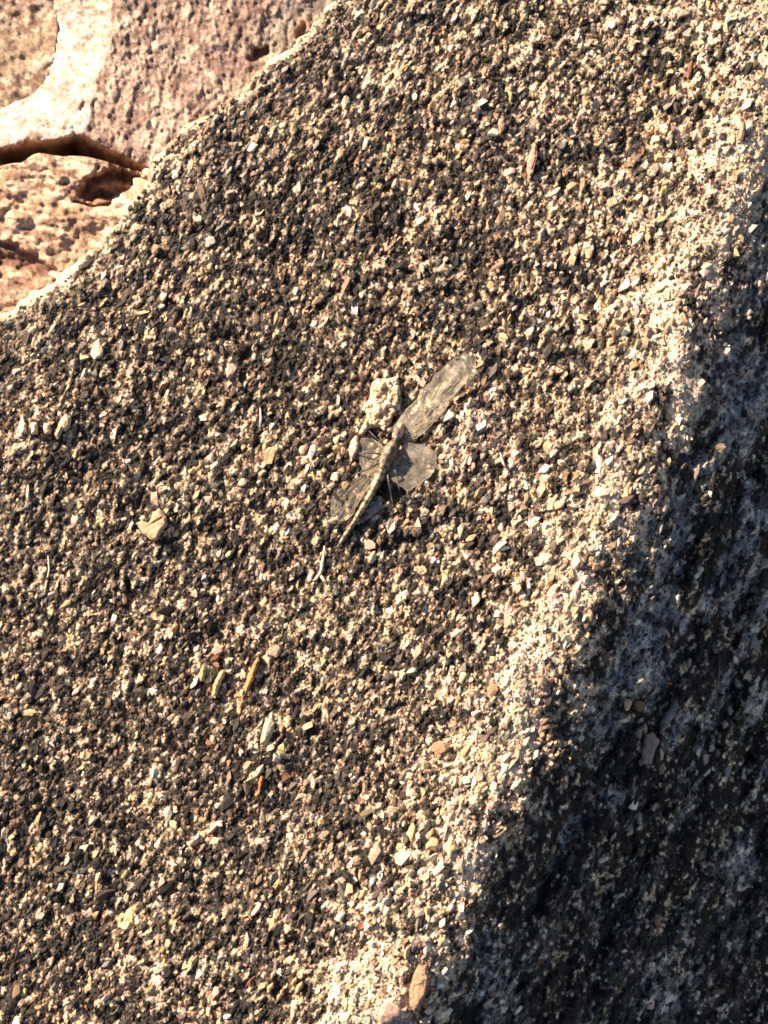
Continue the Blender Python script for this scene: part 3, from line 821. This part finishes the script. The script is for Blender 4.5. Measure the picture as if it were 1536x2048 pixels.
def mat_wing(most):
    m = bpy.data.materials.new('smoky_membrane'); m.use_nodes = True
    t = m.node_tree; b = t.nodes['Principled BSDF']; out = t.nodes['Material Output']
    tc = t.nodes.new('ShaderNodeTexCoord'); n = t.nodes.new('ShaderNodeTexNoise'); n.inputs['Scale'].default_value = 600; n.inputs['Detail'].default_value = 5
    t.links.new(tc.outputs['Object'], n.inputs['Vector'])
    r = t.nodes.new('ShaderNodeValToRGB'); r.color_ramp.elements[0].position = .38; r.color_ramp.elements[1].position = .62
    r.color_ramp.elements[0].color = (.38, .31, .24, 1); r.color_ramp.elements[1].color = (.72, .59, .44, 1)
    t.links.new(n.outputs['Fac'], r.inputs['Fac']); t.links.new(r.outputs['Color'], b.inputs['Base Color'])
    b.inputs['Roughness'].default_value = .45
    tr = t.nodes.new('ShaderNodeBsdfTransparent'); tr.inputs['Color'].default_value = (1, 1, 1, 1)
    ms = t.nodes.new('ShaderNodeMixShader'); n2 = t.nodes.new('ShaderNodeTexNoise'); n2.inputs['Scale'].default_value = 330; n2.inputs['Detail'].default_value = 6; n2.inputs['Roughness'].default_value = .7
    t.links.new(tc.outputs['Object'], n2.inputs['Vector'])
    mr = t.nodes.new('ShaderNodeMapRange'); mr.inputs['From Min'].default_value = .38; mr.inputs['From Max'].default_value = .62; mr.inputs['To Min'].default_value = .08; mr.inputs['To Max'].default_value = most
    t.links.new(n2.outputs['Fac'], mr.inputs['Value']); t.links.new(mr.outputs['Result'], ms.inputs['Fac'])
    t.links.new(tr.outputs[0], ms.inputs[1]); t.links.new(b.outputs[0], ms.inputs[2]); t.links.new(ms.outputs[0], out.inputs['Surface'])
    return m

M_BODY, M_WING, M_WING_CLEAR = mat_body(), mat_wing(.30), mat_wing(.12)
M_VEIN = mat_stone('wing_vein', (.58, .48, .32), (.34, .26, .18))
M_EYE = mat_stone('insect_eye', (.16, .11, .075), (.08, .06, .045), rough=.25, spec=.5)

g0 = float(H(765, 925))
org_i = W(765, 925, g0)
insect = bpy.data.objects.new('insect', None); C.objects.link(insect); insect.location = org_i.tolist(); insect.empty_display_size = .01
tag(insect, 'camouflaged grey brown winged insect resting on the gritty ground beside a pale stone', 'insect')

def body_mesh():
    # stations along the body from the tip of the abdomen to the face: u, v, height above ground (mm), half width px, half height px
    key = [(676, 1094, 1.6, 3.0, 3.0), (684, 1080, 1.8, 6.0, 5.5), (697, 1061, 2.1, 7.5, 7.0), (710, 1042, 2.5, 8.5, 8.5), (722, 1022, 2.8, 9.5, 10), (734, 1002, 3.1, 11, 12), (745, 982, 3.3, 13, 13), (755, 962, 3.4, 16, 15), (762, 946, 3.5, 15, 15),
           (769, 930, 3.9, 21, 20), (777, 912, 4.2, 25, 24), (784, 895, 4.0, 22, 22), (790, 882, 3.6, 9, 10), (793, 874, 3.5, 15, 14), (797, 864, 3.3, 18, 14), (801, 854, 3.0, 14, 12), (804, 847, 2.8, 5, 6)]
    key = np.array(key, float)
    t = np.linspace(0, len(key) - 1, 84); st_ = np.stack([np.interp(t, np.arange(len(key)), key[:, j]) for j in range(5)], -1)
    V, F, Cc = [], [], []
    n = 18
    for i, (a, b, hz, hw, hh) in enumerate(st_):
        p = W(a, b, float(H(a, b)) * .5 + g0 * .5 + hz * .72)
        d = W(*st_[min(i + 1, 83)][:2], 0) - W(*st_[max(i - 1, 0)][:2], 0); d[2] = 0; d /= np.linalg.norm(d)
        side = np.array([d[1], -d[0], 0])
        seg = t[i] % 1.0 if t[i] < 8.2 else .5
        ring = 1 - .12 * math.exp(-((min(seg, 1 - seg)) / .12) ** 2)
        for s in range(n):
            an = 2 * math.pi * s / n
            keel = 1 + .18 * max(0, math.sin(an)) ** 6
            V.append(p + side * math.cos(an) * hw * .64 * PX * ring + np.array([0, 0, 1]) * math.sin(an) * hh * PX * ring * keel)
            top = math.sin(an)
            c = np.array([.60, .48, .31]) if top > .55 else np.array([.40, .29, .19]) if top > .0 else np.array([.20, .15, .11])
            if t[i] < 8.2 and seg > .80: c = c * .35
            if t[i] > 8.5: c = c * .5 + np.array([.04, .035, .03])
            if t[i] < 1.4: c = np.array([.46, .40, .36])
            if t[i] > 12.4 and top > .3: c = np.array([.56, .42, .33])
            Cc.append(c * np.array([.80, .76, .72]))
    for i in range(83):
        for s in range(n):
            j = (s + 1) % n; F.append((i * n + s, i * n + j, (i + 1) * n + j, (i + 1) * n + s))
    F.append(tuple(range(n))[::-1]); F.append(tuple(83 * n + s for s in range(n)))
    # six jointed legs grow out of the thorax
    def G(a, b): return float(H(a, b)) - g0
    legs = [[(784, 905, 3.2, .75), (808, 912, 4.6, .5), (826, 935, 2.2, .35), (836, 950, .2 + G(836, 950), .2)], [(778, 915, 3.0, .75), (792, 945, 4.2, .5), (800, 985, 2.0, .35), (806, 1008, .2 + G(806, 1008), .2)],
            [(772, 925, 3.0, .75), (778, 968, 4.0, .5), (786, 1010, 1.8, .35), (784, 1030, .2 + G(784, 1030), .2)], [(780, 900, 3.0, .75), (752, 876, 4.4, .5), (736, 860, 2.4, .35), (728, 846, 1.0 + G(728, 846), .2)],
            [(772, 910, 3.0, .75), (740, 905, 4.2, .5), (712, 908, 2.0, .35), (700, 914, 1.2 + G(700, 914), .2)], [(768, 920, 3.0, .75), (735, 938, 4.2, .5), (706, 952, 2.0, .35), (692, 962, .8 + G(692, 962), .2)]]
    lv, lf = tube_mesh('leg', [[(a, b, g0 + c, r * .42) for a, b, c, r in l] for l in legs])
    o = len(V); V += lv; F += [tuple(q + o for q in f) for f in lf]; Cc += [np.array([.13, .095, .065])] * len(lv)
    return np.array(V), F, np.array(Cc)

bvv, bff, bcc = body_mesh()
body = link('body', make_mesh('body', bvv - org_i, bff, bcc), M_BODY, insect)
for du, dv in ((-14, -3), (13, 7)):
    q, f = ico(2)
    e = link('eye', make_mesh('eye', q * np.array([9, 7, 8]) * PX + W(796 + du, 864 + dv, g0 + 2.7) - org_i, f), M_EYE, insect)

def wing(outline, root, tip, z_root, z_tip, nvein, seed, mat=None):
    """membrane following its outline, sagging from the root to the tip, with raised veins as a sub-part"""
    O = np.array(outline, float); R = np.array(root, float); T = np.array(tip, float)
    L = np.hypot(*(T - R)); ax = (T - R) / L
    def z(a, b):
        s = np.clip(((a - R[0]) * ax[0] + (b - R[1]) * ax[1]) / L, 0, 1.1)
        return np.maximum(g0 + z_root + (z_tip - z_root) * s + .25 * fbm(a, b, 26, seed, 2), 0.45 * H(a, b) + .55 * g0 + 1.5)
    dense = []
    for i in range(len(O)):
        a, b = O[i], O[(i + 1) % len(O)]
        dense += [a + (b - a) * k3 / 4 for k3 in range(4)]
    dense = np.array(dense); n = len(dense); c = dense.mean(0)
    dense = dense + np.random.default_rng(seed).normal(0, .9, dense.shape)
    V, F = [], []
    rings = (1, .8, .6, .4, .2)
    for s in rings:
        q = c + (dense - c) * s; V.append(W(q[:, 0], q[:, 1], z(q[:, 0], q[:, 1])))
    V.append(W(c[0], c[1], z(c[0], c[1]))[None]); V = np.concatenate(V)
    for k3 in range(4):
        for i in range(n):
            j = (i + 1) % n; F.append((k3 * n + i, k3 * n + j, (k3 + 1) * n + j, (k3 + 1) * n + i))
    for i in range(n): F.append((4 * n + i, 4 * n + (i + 1) % n, 5 * n))
    w = link('wing', make_mesh('wing', V - org_i, F), mat or M_WING, insect)
    sm = w.modifiers.new('thickness', 'SOLIDIFY'); sm.thickness = .00006
    # veins: the margin, the long veins from the root, and cross veins
    paths = []
    zz = lambda a, b: float(z(np.array(a), np.array(b))) + .06
    paths.append([(a, b, zz(a, b), .055) for a, b in list(dense) + [dense[0]]])
    ends = dense[np.linspace(0, n, nvein + 2, dtype=int)[1:-1]]
    for e in ends:
        bow = np.array([-(e - R)[1], (e - R)[0]]) * .06
        pts = [R + (e - R) * s + bow * math.sin(s * math.pi) for s in np.linspace(0.05, 1, 7)]
        paths.append([(p[0], p[1], zz(p[0], p[1]), .06 - .03 * i / 7) for i, p in enumerate(pts)])
    for s in (.35, .55, .75, .9):
        q = [R + (e - R) * s for e in ends]
        paths.append([(p[0], p[1], zz(p[0], p[1]), .03) for p in q])
    vv, vf = tube_mesh('vein', paths, 4)
    link('vein', make_mesh('vein', np.array(vv) - org_i, vf), M_VEIN, w)
    return w

wing([(784, 862), (802, 833), (830, 802), (853, 773), (873, 749), (904, 720), (932, 709), (950, 718), (952, 746), (932, 760), (915, 784), (895, 813), (881, 828), (859, 855), (837, 873), (815, 882), (793, 888)], (788, 880), (950, 722), 2.6, 1.3, 9, 301)
wing([(793, 899), (815, 884), (855, 892), (872, 906), (872, 926), (867, 946), (855, 957), (837, 970), (815, 981), (799, 972), (784, 957), (774, 939), (770, 923), (780, 908)], (780, 912), (858, 955), 3.2, 2.6, 8, 303)
wing([(722, 877), (744, 878), (768, 892), (768, 920), (748, 945), (731, 950), (721, 925), (717, 899)], (772, 902), (722, 915), 3.0, 1.8, 6, 305, M_WING_CLEAR)
wing([(670, 988), (694, 970), (725, 951), (758, 932), (762, 945), (737, 975), (717, 1004), (702, 1033), (684, 1043), (666, 1037), (662, 1015)], (764, 934), (672, 1030), 2.6, 1.3, 8, 307, M_WING_CLEAR)
